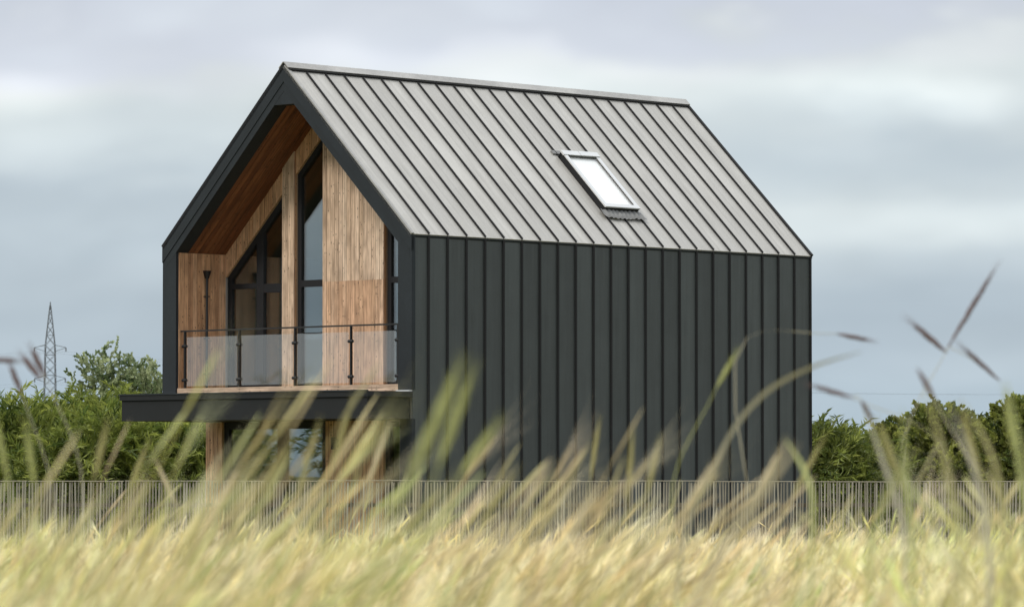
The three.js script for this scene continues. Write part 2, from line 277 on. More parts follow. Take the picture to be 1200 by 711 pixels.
// gable frame: posts, raking boards, collar
{
  const g = group('gable_frame', house), OUT = 0.018;
  part('frame_post', hb(-0.03, 0.05, 2.96, HE - 0.06, -OUT, 0.29), M.frame, g);
  part('frame_post', hb(-0.03, 0.03, 2.96, HE - 0.06, W - 0.315, W + OUT), M.frame, g);
  part('ground_post', hb(-0.026, 0.05, 0.02, 2.5, -OUT, 0.25), M.frame, g);
  for (const right of [1, 0]) {
    const V = (v) => right ? v : W - v, q = (v0, d0, d1) => [[V(v0), outer(v0) - d0], [V(MID), outer(MID) - d0], [V(MID), outer(MID) - d1], [V(v0), outer(v0) - d1]];
    part('verge_board', prism([[V(-OUT), outer(0) - 0.035], [V(MID), outer(MID) - 0.005], [V(MID), outer(MID) - 0.27], [V(-OUT), outer(0) - 0.285]], -0.045, 0.02), M.frame, g);
    part('inner_board', prism(q(0.035, 0.26, 0.425), -0.032, 0.24), M.frame, g);
  }
  part('collar', prism([[MID - 0.3, 7.66], [MID + 0.3, 7.66], [MID, 7.96]], -0.029, 0.2), M.frame, g);
  part('drip_flashing', hb(-0.07, 0.0, 2.935, 2.957, 0.0, 0.3), M.alu, g); part('drip_flashing', hb(-0.07, 0.0, 2.935, 2.957, W - 0.33, W), M.alu, g);
}
// canopy slab in front of the gable, loggia floor
{
  const c = group('canopy', house);
  part('beam', hb(-0.97, 0.9, 2.5, 2.84, 0.03, W - 0.03), M.canopy, c); part('ledge', hb(-1.0, -0.002, 2.842, 2.93, -0.012, W), M.canopy, c); part('drip_edge', hb(-1.012, -0.985, 2.926, 2.95, -0.016, W + 0.01), M.frame, c);
  const d = group('balcony_deck', house);
  for (let i = 0; i < 8; i++) part('deck_board', hb(0.0 + i * 0.142, 0.136 + i * 0.142, 2.95, 3.05 + (i ? 0.0 : 0.006), 0.3, W - 0.32, 2), pick(M.weathered), d);
  part('upper_floor', hb(1.32, L - 0.3, 2.6, 3.0, TW, W - TW), M.floor, house); part('ground_floor', hb(0.96, L - 0.3, 0.03, 0.15, TW, W - TW), M.floor, house);
  part('floor_edge', hb(0.92, 1.31, 2.52, 2.945, TW, W - TW), M.canopy, house);
}
// loggia linings
{
  const s = group('soffit', house); let u = 0.244;
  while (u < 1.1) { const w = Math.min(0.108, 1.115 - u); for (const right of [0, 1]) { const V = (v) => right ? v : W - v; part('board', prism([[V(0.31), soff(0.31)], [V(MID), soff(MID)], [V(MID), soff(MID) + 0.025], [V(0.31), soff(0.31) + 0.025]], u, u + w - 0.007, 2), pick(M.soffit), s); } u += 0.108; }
  const l = group('loggia_side_cladding', house); u = 0.052;
  while (u < 1.08) { const w = Math.min(0.1, 1.1 - u); part('board', hb(u, u + w - 0.006, 3.06, soff(0.31) - 0.004, W - 0.315, W - 0.29), pick(M.fresh), l); part('board', hb(u, u + w - 0.006, 3.06, soff(0.31) - 0.004, 0.29, 0.312), pick(M.fresh), l); u += 0.1; }
  part('corner_bead', hb(0.031, 0.05, 3.05, soff(0.31) - 0.004, W - 0.325, W - 0.29), M.fresh[0], l);
}
// recessed wall of the loggia
const UW = 1.12;
{
  const g = group('loggia_wall', house), sill = 3.06, A = 0.312, B = W - 0.315, fr = (v) => soff(v) - 0.003;
  const boards = (poly, mats, u0 = UW - 0.022, pitch = 0.098) => { const v0 = Math.min(...poly.map((p) => p[0])), v1 = Math.max(...poly.map((p) => p[0])), n = Math.max(1, Math.round((v1 - v0) / pitch)), w = (v1 - v0) / n; for (let i = 0; i < n; i++) { const q = strip(poly, v0 + i * w + 0.003, v0 + (i + 1) * w - 0.003); if (q.length > 2) part('board', prism(q, u0 - rr(0, 0.004), u0 + 0.022), pick(mats), g); } };
  const back = (poly, u1 = UW + 0.16) => part('backing', prism(poly, UW + 0.001, u1), M.batten, g);
  const L1 = [[4.15, head(4.15)], [B, head(B)], [B, fr(B)], [4.15, fr(4.15)]], L2 = [[3.17, head(3.17)], [3.86, head(3.86)], [3.86, fr(3.86)], [3.17, fr(3.17)]], R1 = [[A, head(A)], [1.73, head(1.73)], [1.73, fr(1.73)], [A, fr(A)]];
  const P1 = [[3.86, sill], [4.15, sill], [4.15, fr(4.15)], [3.86, fr(3.86)]], panel = [[1.73, sill], [3.17, sill], [3.17, fr(3.17)], [MID, fr(MID)], [1.73, fr(1.73)]];
  for (const p of [L1, L2, R1]) { boards(p, M.fresh); back(p); }
  boards(P1, M.weathered, UW - 0.06, 0.145); back(P1); part('post_core', prism(P1, UW - 0.037, UW), M.fresh[3], g);
  boards(band(panel, sill, 4.7995), M.panel, UW - 0.06); boards(band(panel, 4.8005, 9), M.weathered, UW - 0.06); back(panel); part('post_core', prism(panel, UW - 0.037, UW), M.fresh[3], g);
  // windows
  function windowAt(name, poly, parent, u, opts) {
    const w = group(name, parent), fw = opts.fw ?? 0.09, inn = inset(poly, fw), geos = [];
    // the frame: bars between outline and inset
    const n = poly.length; let a = 0; for (let i = 0; i < n; i++) a += poly[i][0] * poly[(i + 1) % n][1] - poly[(i + 1) % n][0] * poly[i][1];
    for (let i = 0; i < n; i++) { const p = poly[i], q = poly[(i + 1) % n], l = Math.hypot(q[0] - p[0], q[1] - p[1]), s = Math.sign(a), nx = -s * (q[1] - p[1]) / l, ny = s * (q[0] - p[0]) / l; geos.push(prism(clip(poly, (r) => fw - ((r[0] - p[0]) * nx + (r[1] - p[1]) * ny)), u - 0.001 * i, u + 0.09 + 0.001 * i)); }
    part('frame', mergeGeometries(geos), M.window, w);
    let panes = [inn];
    for (const [v, hw, hmax] of opts.mullions ?? []) { part('mullion', prism(strip(inn, v - hw, v + hw), u - 0.006, u + 0.08), M.window, w); panes = panes.flatMap((p) => [strip(p, -9, v - hw), strip(p, v + hw, 99)]); }
    for (const [h, hh, v0, v1] of opts.transoms ?? []) { part('transom', prism(strip(band(inn, h - hh, h + hh), v0 ?? -9, v1 ?? 99), u - 0.004, u + 0.078), M.window, w); panes = panes.flatMap((p) => { const c = p.reduce((t, q) => t + q[0], 0) / p.length; return c > (v0 ?? -9) && c < (v1 ?? 99) ? [band(p, -9, h - hh), band(p, h + hh, 99)] : [p]; }); }
    for (const p of panes) if (p.length > 2) { const pos = []; const mean = p.reduce((t, q) => [t[0] + q[0] / p.length, t[1] + q[1] / p.length], [0, 0]); const sh = (q) => [lerp(q[0], mean[0], -0.004), lerp(q[1], mean[1], -0.004)]; for (let i = 1; i < p.length - 1; i++) for (const q of [p[0], p[i + 1], p[i]].map(sh)) pos.push(u + 0.03, q[1], -q[0]); const gg = geo(pos); const nm = gg.attributes.normal; if (nm.getX(0) > 0) { for (let i = 0; i < pos.length; i += 9) for (let k = 0; k < 3; k++) { const t = pos[i + 3 + k]; pos[i + 3 + k] = pos[i + 6 + k]; pos[i + 6 + k] = t; } } part('pane', geo(pos), M.pane, w); for (const x of [0.016, 0.032]) part('inner_pane', geo(pos), M.pane, w).position.x = x; }
    return w;
  }
  const u = UW + 0.03;
  windowAt('window', [[4.15, sill], [B, sill], [B, head(B)], [4.15, head(4.15)]], house, u, { fw: 0.1, mullions: [[4.78, 0.085]], transoms: [[4.79, 0.045, 4.87, 9], [4.74, 0.075, 0, 4.7]] });
  windowAt('window', [[3.17, sill], [3.86, sill], [3.86, head(3.86)], [3.17, head(3.17)]], house, u, { fw: 0.085, transoms: [[4.79, 0.055]] });
  windowAt('window', [[A, sill], [1.73, sill], [1.73, head(1.73)], [A, head(A)]], house, u, { fw: 0.09, mullions: [[1.42, 0.06]], transoms: [[4.79, 0.05]] });
  // ground floor front
  const gf = group('ground_floor_wall', house), UG = 0.95, top = 2.515;
  const gb = (v0, v1) => { const n = Math.round((v1 - v0) / 0.1), w = (v1 - v0) / n; for (let i = 0; i < n; i++) part('board', hb(UG - 0.03 - rr(0, 0.004), UG, 0.1, top - 0.02, v0 + i * w + 0.003, v0 + (i + 1) * w - 0.003), pick(M.fresh), gf); part('backing', hb(UG + 0.001, UG + 0.16, 0.1, top - 0.003, v0, v1), M.batten, gf); };
  gb(W - 0.43, W - 0.02); gb(1.58, 2.95);
  windowAt('window', [[2.95, 0.12], [W - 0.43, 0.12], [W - 0.43, top - 0.02], [2.95, top - 0.02]], house, UG + 0.02, { fw: 0.12, mullions: [[4.05, 0.1]], transoms: [] });
  windowAt('window', [[0.26, 0.12], [1.58, 0.12], [1.58, top - 0.02], [0.26, top - 0.02]], house, UG + 0.02, { fw: 0.1 });
  const lamp = group('wall_lamp', house); part('bracket', hb(UG - 0.05, UG - 0.035, 2.06, 2.2, 2.62, 2.74), M.black, lamp); const lg = new THREE.CylinderGeometry(0.045, 0.045, 0.2, 12); lg.translate(UG - 0.1, 2.13, -2.68); part('lamp_body', lg, M.black, lamp);
}
// balcony balustrade
{
  const g = group('balcony_railing', house), u = 0.085, vs = [W - 0.42, 4.13, 2.79, 1.48, 0.4];
  for (const v of vs) { part('railing_post', hb(u - 0.022, u + 0.022, 3.052, 4.0, v - 0.012, v + 0.012), M.black, g); for (const h of [3.19, 3.76]) { const c = new THREE.CylinderGeometry(0.027, 0.027, 0.1, 10); c.rotateX(Math.PI / 2); c.translate(u - 0.01, h, -v); part('clamp', c, M.black, g); } }
  part('handrail', hb(u - 0.02, u + 0.02, 4.0, 4.025, 0.3, W - 0.325), M.black, g);
  for (let i = 0; i < 4; i++) { const b = vs[i] - 0.05, a = vs[i + 1] + 0.05; const p = part('glass_panel', new THREE.PlaneGeometry(b - a, 0.82), M.railGlass, g); p.rotation.y = -Math.PI / 2; p.position.set(u - 0.004, 3.5, -(a + b) / 2); }
  const d = group('downpipe', house), x = 0.62, z = -(W - 0.37);
  const hop = new THREE.CylinderGeometry(0.07, 0.035, 0.13, 4, 1); hop.rotateY(Math.PI / 4); hop.translate(x, 4.98, z); part('hopper', hop, M.black, d);
  const pg = new THREE.CylinderGeometry(0.022, 0.022, 1.9, 12); pg.translate(x, 4.0, z); part('pipe', pg, M.black, d);
  for (const h of [4.6, 3.9, 3.3]) part('pipe_clip', hb(x - 0.03, x + 0.03, h, h + 0.02, W - 0.41, W - 0.316), M.black, d);
}

// ------------------------------------------------------------------ paling fence in front of the house
{
  const Z = -56, TOP = 1.535, f = thing('paling_fence', 'weathered grey fence of thin upright stakes running in front of the dark house', 'fence', null, [0, 0, Z]);
  const mk = () => { const g = new THREE.CylinderGeometry(0.0125, 0.015, 1, 5, 4), p = g.attributes.position, a = rnd() * 9; for (let i = 0; i < p.count; i++) { const y = p.getY(i); p.setX(i, p.getX(i) + (noise(a, y * 4, 1) - 0.5) * 0.013); p.setZ(i, p.getZ(i) + (noise(a, y * 3, 5) - 0.5) * 0.016); } g.translate(0, 0.5, 0); g.computeVertexNormals(); return g; };
  const gs = [0, 1, 2, 3, 4].map(mk), ms = [[0.3, 0.285, 0.235], [0.24, 0.225, 0.185], [0.19, 0.18, 0.148], [0.37, 0.355, 0.3], [0.26, 0.24, 0.195]].map((c) => std({ color: rgb(...c), roughness: 0.9 }));
  const rest = []; const pitch = 0.04;
  for (let i = -280; i <= 280; i++) {
    const x = i * pitch + rr(-0.005, 0.005), y0 = groundY(x, Z) - 0.03, hgt = TOP - y0 - 0.012 + rr(-0.012, 0.008), k = Math.floor(rnd() * 5), w = rr(0.7, 1.1), tilt = rr(-0.005, 0.005);
    if (Math.abs(i) < 150) { const m = part('stake', gs[k], pick(ms), f); m.position.set(x, y0, rr(-0.008, 0.008)); m.scale.set(w, hgt, w); m.rotation.z = tilt; } else { const g = gs[k].clone(); g.scale(w, hgt, w); g.rotateZ(tilt); g.translate(x, y0, rr(-0.008, 0.008)); rest.push(g); }
  }
  const o = part('stakes_beyond', mergeGeometries(rest), ms[0], f); o.userData.kind = 'stuff';
  const dark = std({ color: rgb(0.17, 0.14, 0.1), roughness: 0.9 }), lath = std({ color: rgb(0.36, 0.335, 0.27), roughness: 0.85 });
  for (const y of [0.55, 1.2]) part('rail', box(-12.5, 12.5, y, y + 0.05, -0.1, -0.06), dark, f);
  for (let x = -12; x <= 12; x += 3) part('post', box(x - 0.04, x + 0.04, -0.05, 1.5, -0.18, -0.102), dark, f);
  for (let x = -12.5; x < 12.4; x += 1.25) { const m = part('top_lath', shared.lath ??= box(0, 1.235, 0, 0.009, -0.018, 0.018), lath, f); m.position.set(x, TOP - 0.006 + rr(-0.006, 0.006), 0); m.rotation.z = rr(-0.003, 0.003); }
}

// ------------------------------------------------------------------ shrubs and trees
const leafMat = (r, g, b) => new THREE.MeshPhysicalMaterial({ color: rgb(r, g, b), roughness: 1, transmission: 0.35, thickness: 0, specularIntensity: 0.4 });
const bark = std({ color: rgb(0.12, 0.095, 0.07), roughness: 0.95 });
// a leafy twig growing along +y, drooping towards +x
function twig(n, len, leafL, leafW, droop, pairs) {
  const pos = [], idx = []; const q = new THREE.Quaternion(), v = new THREE.Vector3();
  const leaf = (p, dir, l, w) => { q.setFromUnitVectors(new THREE.Vector3(0, 1, 0), dir); const spin = rnd() * 6.28, b = pos.length / 3; for (const [x, y, z] of [[0, 0, 0], [w / 2, l * 0.4, w * 0.25], [-w / 2, l * 0.4, w * 0.25], [0, l, -l * 0.14]]) { v.set(x * Math.cos(spin) - z * Math.sin(spin), y, x * Math.sin(spin) + z * Math.cos(spin)).applyQuaternion(q).add(p); pos.push(v.x, v.y, v.z); } idx.push(b, b + 1, b + 3, b, b + 3, b + 2); };
  const c = (t) => new THREE.Vector3(droop * len * t * t, len * (t - 0.35 * droop * t * t), 0);
  for (let i = 0; i < n; i++) { const t = 0.12 + 0.88 * i / (n - 1), p = c(t), tan = c(t + 0.01).sub(p).normalize(); for (let k = 0; k < pairs; k++) { const d = new THREE.Vector3(rr(-1, 1), rr(-0.4, 0.6), rr(-1, 1)).normalize().multiplyScalar(0.8).add(tan).normalize(); leaf(p, d, leafL * rr(0.7, 1.2), leafW * rr(0.8, 1.2)); } }
  const b = pos.length / 3; for (const t of [0, 0.5, 1]) { const p = c(t); pos.push(p.x - 0.005, p.y, p.z, p.x + 0.005, p.y, p.z); } idx.push(b, b + 1, b + 2, b + 1, b + 3, b + 2, b + 2, b + 3, b + 4, b + 3, b + 5, b + 4);
  return geo(pos, idx);
}
const twigs = { willow: [twig(15, 0.72, 0.19, 0.034, 0.85, 2), twig(13, 0.6, 0.17, 0.038, 0.6, 2)], broad: [twig(9, 0.38, 0.115, 0.078, 0.3, 2), twig(8, 0.32, 0.11, 0.075, 0.2, 3)], poplar: [twig(8, 0.42, 0.1, 0.08, 0.35, 2), twig(7, 0.36, 0.095, 0.07, 0.5, 2)] };
function plant(name, label, category, grp, { x, d, rx, ry, rz, h, kind, n, tint, spread = 0.5, trunk = 0.05, hollow = 0.35, lumps = 9 }) {
  const y0 = groundY(x, -d), t = thing(name, label, category, grp, [x, y0, -d]);
  const cy = h - ry, blobs = [];
  for (let i = 0; i < lumps; i++) { const a = rnd() * 6.28, e = rr(-0.5, 0.85), q = rr(0.35, 0.75); blobs.push([Math.cos(a) * rx * q * Math.sqrt(1 - e * e * 0.6), cy + e * ry * 0.68, Math.sin(a) * rz * q, rr(0.3, 0.5) * Math.min(rx, ry)]); }
  { const top = Math.max(...blobs.map((b) => b[1] + b[3])) + 0.28, k = (h - 0.3) / (top - 0.3); for (const b of blobs) b[1] = 0.3 + (b[1] - 0.3) * k; }
  // stems reach into the lumps
  const stems = []; for (const [bx, by, bz] of blobs) stems.push(tube([[rr(-0.1, 0.1), -0.05, rr(-0.1, 0.1)], [bx * 0.3 + rr(-0.1, 0.1), by * 0.45, bz * 0.3], [bx, by, bz]], trunk * rr(0.6, 1.1), trunk * 0.18, 5, 6));
  part('trunk', mergeGeometries(stems), bark, t);
  const mats = twigs[kind], mtx = new THREE.Matrix4(), q = new THREE.Quaternion(), q2 = new THREE.Quaternion(), up = new THREE.Vector3(0, 1, 0), s = new THREE.Vector3(), p = new THREE.Vector3();
  mats.forEach((g, gi) => {
    const cnt = Math.round(n / mats.length), im = new THREE.InstancedMesh(g, shared['leaf' + kind] ??= leafMat(1, 1, 1), cnt);
    for (let i = 0; i < cnt; i++) {
      const b = pick(blobs), a = rnd() * 6.28, e = rr(-0.8, 1), r = b[3] * Math.pow(rr(hollow, 1), 0.5) * (0.75 + 0.6 * noise(a * 1.6 + b[0] * 3, e * 2.3, b[1] * 2)), c = Math.sqrt(1 - e * e);
      const o = new THREE.Vector3(Math.cos(a) * c, e, Math.sin(a) * c); p.set(b[0] + o.x * r * 1.15, Math.max(0.05, b[1] + o.y * r), b[2] + o.z * r * 1.15);
      const dir = o.clone().multiplyScalar(0.7).add(new THREE.Vector3(rr(-1, 1) * spread, rr(0.1, 0.9), rr(-1, 1) * spread)).normalize();
      q.setFromUnitVectors(up, dir); q2.setFromAxisAngle(up, rnd() * 6.28); q.multiply(q2); const k = rr(0.7, 1.2); s.set(k, k, k); im.setMatrixAt(i, mtx.compose(p, q, s));
      const v = rr(0.72, 1.28), y = rr(0, 1); im.setColorAt(i, rgb(lerp(tint[0][0], tint[1][0], y) * v, lerp(tint[0][1], tint[1][1], y) * v, lerp(tint[0][2], tint[1][2], y) * v));
    }
    im.name = 'foliage'; im.userData.kind = 'stuff'; t.add(im);
  });
  return t;
}
const green = [[0.08, 0.125, 0.02], [0.32, 0.36, 0.07]], deep = [[0.07, 0.105, 0.02], [0.33, 0.35, 0.075]], silver = [[0.1, 0.15, 0.06], [0.42, 0.47, 0.26]];
for (const [px, d, top, rx, n, label] of [[-60, 92, 484, 1.5, 1500, 'willow shrub at the end of the row, farthest from the house'], [8, 86, 484, 1.3, 1700, 'willow shrub behind the fence on the open side of the pylon'], [62, 90, 476, 1.35, 1700, 'willow shrub hiding the foot of the far pylon'], [105, 84, 486, 1.2, 1600, 'willow shrub between the pylon and the pale poplar tree'], [150, 90, 474, 1.3, 1700, 'willow shrub growing below the pale poplar tree'], [188, 85, 490, 1.2, 1600, 'willow shrub beneath the free end of the dark canopy'], [232, 90, 486, 1.25, 1600, 'willow shrub beside the timber corner pier under the canopy']]) {
  const x = (px - 600) / F * d, h = EYE + (556 - top) / F * d;
  plant('willow_shrub', label, 'shrub', 'willow shrubs behind the fence at the canopy end of the house', { x, d, rx, ry: h * 0.52, rz: 1.2, h, kind: 'willow', n, tint: green, spread: 0.7, trunk: 0.035, lumps: 13 });
}
for (const [x, d, h] of [[-24, 66, 3.1], [-27, 70, 3.4], [-25, 74.5, 2.9], [-22, 62, 2.6]]) plant('willow_shrub', 'rounded willow shrub mirrored in the ground floor window of the house', 'shrub', 'willow shrubs out in the field facing the gable', { x, d, rx: 1.9, ry: h * 0.52, rz: 1.9, h, kind: 'willow', n: 900, tint: green, spread: 0.7, trunk: 0.035, lumps: 13 });
plant('poplar_tree', 'pale silvery green sparse tree rising above the willow shrubs beside the house', 'tree', null, { x: (150 - 600) / F * 106, d: 106, rx: 1.35, ry: 1.6, rz: 1.1, h: EYE + (556 - 398) / F * 106, kind: 'poplar', n: 440, tint: silver, spread: 0.8, trunk: 0.06, lumps: 11, hollow: 0.1 });
for (const [px, d, top, rx, n, label] of [[958, 88, 508, 0.8, 1200, 'low light green shrub right beside the rear corner of the house'], [1000, 90, 513, 0.72, 1100, 'low light green shrub next to the smallest bushy tree'], [915, 92, 510, 1.0, 1000, 'low light green shrub hidden behind the rear end of the house'], [1250, 92, 500, 1.2, 1200, 'low light green shrub at the foot of the tall bushy trees']]) {
  const x = (px - 600) / F * d, h = EYE + (556 - top) / F * d;
  plant('low_shrub', label, 'shrub', 'low shrubs beyond the rear end of the house', { x, d, rx, ry: h * 0.5, rz: 1.0, h, kind: 'willow', n, tint: [[0.09, 0.13, 0.025], [0.27, 0.3, 0.06]], spread: 0.6, trunk: 0.03, lumps: 11 });
}
for (const [px, d, top, rx, n, label] of [[1066, 94, 490, 0.8, 1600, 'smallest dark green bushy tree, next to the low shrubs'], [1118, 92, 470, 1.0, 2200, 'tall dark green bushy tree beside the smallest one'], [1172, 96, 486, 0.95, 1900, 'lower dark green bushy tree between two taller ones'], [1222, 91, 464, 1.1, 2100, 'tallest dark green bushy tree, away from the house'], [1290, 95, 472, 1.3, 1600, 'wide dark green bushy tree ending the row away from the house']]) {
  const x = (px - 600) / F * d, h = EYE + (556 - top) / F * d;
  plant('hawthorn_tree', label, 'tree', 'bushy trees behind the fence at the rear end of the house', { x, d, rx, ry: h * 0.55, rz: 1.2, h, kind: 'broad', n: n * 1.4, tint: deep, spread: 0.9, trunk: 0.05, lumps: 14 });
}

// ------------------------------------------------------------------ lattice pylon, far off
{
  const D = 766, base = at(57.5, 560, D), sc = D / F, t = thing('electricity_pylon', 'slim grey steel lattice pylon standing far off behind the shrubs', 'pylon', null, [base.x, 0, -D]);
  const steel = std({ color: rgb(0.15, 0.16, 0.175), roughness: 0.6, metalness: 0.3 }), R = 0.065;
  const hy = (py) => EYE + (556 - py) * sc, levels = [556, 528, 500, 466, 452, 440, 428, 416, 405, 393, 382, 372, 364], half = (py) => (py > 405 ? lerp(6.2, 9.6, (py - 405) / 150) : lerp(0.8, 6.2, (py - 358) / 47)) * sc;
  const C = (py, i) => [half(py) * [1, 1, -1, -1][i] * 0.9, hy(py), half(py) * [1, -1, -1, 1][i] * 0.9];
  for (let i = 0; i < 4; i++) part('leg', mergeGeometries([bar([C(556, i)[0], -0.3, C(556, i)[2]], C(405, i), R), bar(C(405, i), C(358, i), R * 0.8)]), steel, t);
  const br = []; for (let k = 0; k < levels.length - 1; k++) for (let i = 0; i < 4; i++) { const j = (i + 1) % 4; br.push(bar(C(levels[k], i), C(levels[k + 1], j), R * 0.55), bar(C(levels[k], j), C(levels[k + 1], i), R * 0.55)); if (k % 2) br.push(bar(C(levels[k], i), C(levels[k], j), R * 0.6)); }
  part('bracing', mergeGeometries(br), steel, t).userData.kind = 'stuff';
  part('peak', bar([0, hy(364), 0], [0, hy(354), 0], 0.1), steel, t);
  const wires = [];
  for (const [py, len] of [[405, 18.5], [441, 18]]) for (const s of [-1, 1]) {
    const a = len * sc * s, y = hy(py), g = [bar([half(py) * s * 0.8, y + 0.1, 0.6], [a, y - 0.35, 0], R * 0.7), bar([half(py) * s * 0.8, y + 0.1, -0.6], [a, y - 0.35, 0], R * 0.7), bar([half(py) * s * 0.8, y - 1.1, 0], [a, y - 0.4, 0], R * 0.7)]; part('crossarm', mergeGeometries(g), steel, t);
    part('insulator', bar([a, y - 0.4, 0], [a, y - 1.1, 0], 0.12, 6), steel, t); wires.push([a, y - 1.1]);
  }
  for (const [a, y] of wires) for (const s of [-1, 1]) { const p = []; for (let i = 0; i <= 12; i++) { const q = i / 12; p.push([a + s * q * 330, y - 8 * 4 * q * (1 - q) * 0.9, -q * 40 * s]); } part('power_line', tube(p, 0.012, 0.012, 3, 24), steel, t); }
}

// ------------------------------------------------------------------ field of bearded grass
const straw = [0.84, 0.7, 0.34], pale = [0.93, 0.83, 0.55], sap = [0.5, 0.54, 0.15];
const grassMat = std({ vertexColors: true, roughness: 0.75 });
// one stalk about a metre tall, bending towards +x; kind: bearded ear, plain ear or leafy shoot
function stalk(kind, bend, coarse = 1) {
  const pos = [], idx = [], col = [];
  const vert = (p, c) => { pos.push(p.x, p.y, p.z); col.push(...c); return pos.length / 3 - 1; };
  const curve = (t) => new THREE.Vector3(bend * 0.55 * Math.pow(t, 2.2), t - 0.12 * bend * bend * Math.pow(t, 3), 0.04 * Math.sin(t * 3 + bend * 9));
  const ribbon = (f, w, n, c0, c1, side) => { let a, b; for (let i = 0; i <= n; i++) { const t = i / n, p = f(t), ww = w(t) / 2, c = [0, 1, 2].map((k) => lerp(c0[k], c1[k], t)); const na = vert(p.clone().addScaledVector(side, ww), c), nb = vert(p.clone().addScaledVector(side, -ww), c); if (i) idx.push(a, b, na, b, nb, na); a = na; b = nb; } };
  const top = kind === 'leaf' ? 0.5 : 0.86;
  for (const s of [new THREE.Vector3(1, 0, 0.2).normalize(), new THREE.Vector3(-0.2, 0, 1).normalize()]) ribbon((t) => curve(t * top), () => 0.003 * coarse, 4, kind === 'leaf' ? sap : straw, kind === 'leaf' ? sap : straw, s);
  const leaves = kind === 'leaf' ? 4 : 2;
  for (let i = 0; i < leaves; i++) { const t0 = kind === 'leaf' ? 0.08 + 0.14 * i : rr(0.2, 0.6), a = rnd() * 6.28, p0 = curve(t0), len = rr(0.22, 0.42) * (kind === 'leaf' ? 1.5 : 1), dx = Math.cos(a) * 0.7 + 0.35, dz = Math.sin(a) * 0.8; const c = kind === 'leaf' ? sap : pick([straw, pale, sap]); ribbon((t) => new THREE.Vector3(p0.x + dx * len * t * 0.8, p0.y + len * (1.05 * t - 0.75 * t * t), p0.z + dz * len * t * 0.8), (t) => 0.0058 * coarse * (1 - t * t * 0.95), 5, c, pick([c, pale]), new THREE.Vector3(-dz, 0.2, dx).normalize()); }
  if (kind !== 'leaf') {
    const a = curve(top), dir = curve(0.95).sub(curve(top)).normalize(), sd = new THREE.Vector3(0, 0, 1), sd2 = new THREE.Vector3().crossVectors(dir, sd).normalize(), el = kind === 'bearded' ? 0.085 : 0.12, cc = kind === 'bearded' ? straw : [0.5, 0.42, 0.22];
    for (const s of [sd, sd2]) ribbon((t) => a.clone().addScaledVector(dir, el * t), (t) => 0.0088 * coarse * Math.pow(Math.sin(Math.PI * clamp(t * 0.92 + 0.06)), 0.6), 5, cc, pale, s);
    const na = kind === 'bearded' ? 22 : 10; for (let i = 0; i < na; i++) { const t = i / na, ang = rnd() * 6.28, p = a.clone().addScaledVector(dir, el * t), out = dir.clone().addScaledVector(sd, Math.cos(ang) * 0.3).addScaledVector(sd2, Math.sin(ang) * 0.3).normalize(), l = (kind === 'bearded' ? rr(0.09, 0.15) : 0.03), e = p.clone().addScaledVector(out, l).addScaledVector(new THREE.Vector3(1, -0.3, 0), l * 0.16), w = new THREE.Vector3().crossVectors(out, sd2).normalize().multiplyScalar(0.0011 * coarse); const i0 = vert(p.clone().add(w), pale), i1 = vert(p.clone().sub(w), pale), i2 = vert(e, pale); idx.push(i0, i1, i2); }
  }
  return geo(pos, idx, col);
}
const kinds = [stalk('bearded', 0.55), stalk('bearded', 0.85), stalk('bearded', 0.3), stalk('plain', 0.6), stalk('plain', 0.35), stalk('leaf', 0.5)];
const coarseKinds = [stalk('bearded', 0.5, 0.85), stalk('bearded', 0.7, 0.85), stalk('bearded', 0.3, 0.85), stalk('plain', 0.5, 0.75), stalk('plain', 0.3, 0.75), stalk('leaf', 0.45, 0.9)];
// taller and shorter stands of the field, in metres of ground
const stand = (x, z) => 0.36 + 0.62 * fbm(x * 0.75 + 11, z * 0.22 + 3, 4, 3);
function field(name, label, count, d0, d1, weights, tall) {
  const lists = kinds.map(() => []);
  for (let i = 0; i < count; i++) {
    const k = rnd(), d = Math.sqrt(lerp(d0 * d0, d1 * d1, rnd())), half = 0.135 * d + 0.5, x = rr(-half, half) , z = -d;
    let s = 0, j = 0; while (j < weights.length - 1 && (s += weights[j]) < k) j++;
    lists[j].push([x, z]);
  }
  const holder = new THREE.Group(); holder.name = name; holder.userData = { kind: 'stuff', label, category: 'grass' }; scene.add(holder);
  const m4 = new THREE.Matrix4(), q = new THREE.Quaternion(), e = new THREE.Euler(), s = new THREE.Vector3(), p = new THREE.Vector3();
  lists.forEach((l, j) => {
    if (!l.length) return;
    const im = new THREE.InstancedMesh(kinds[j], grassMat, l.length);
    l.forEach(([x, z], i) => {
      const h = stand(x, z) * (rnd() < 0.03 ? rr(1.1, 1.4) : rr(0.7, 1.14)) * tall; p.set(x, groundY(x, z) - 0.02, z); e.set(rr(-0.16, 0.16), rr(-0.9, 0.9) + (rnd() < 0.12 ? 3.1 : 0), rr(-0.3, 0.12)); q.setFromEuler(e); const w = rr(0.85, 1.3); s.set(w * h, h, w * h); im.setMatrixAt(i, m4.compose(p, q, s));
      const v = rr(0.66, 1.26), g = clamp(fbm(x * 0.9, z * 0.25, 8, 2) * 1.9 - 0.7) * rr(0.3, 1); im.setColorAt(i, rgb(lerp(1, 0.8, g) * v, lerp(1, 0.98, g) * v, lerp(1, 0.66, g) * v));
    });
    im.name = ['bearded_grass', 'bearded_grass', 'bearded_grass', 'seeding_grass', 'seeding_grass', 'leafy_grass'][j]; im.userData.kind = 'stuff'; holder.add(im);
  });
}
field('grass_field', 'straw yellow bearded grass filling the field in front of the fence', 80000, 3.2, 27, [0.3, 0.26, 0.2, 0.1, 0.08, 0.06], 1);
field('far_grass', 'straw yellow grass standing in front of and below the stake fence', 60000, 27, 55, [0.26, 0.22, 0.22, 0.12, 0.12, 0.06], 1);

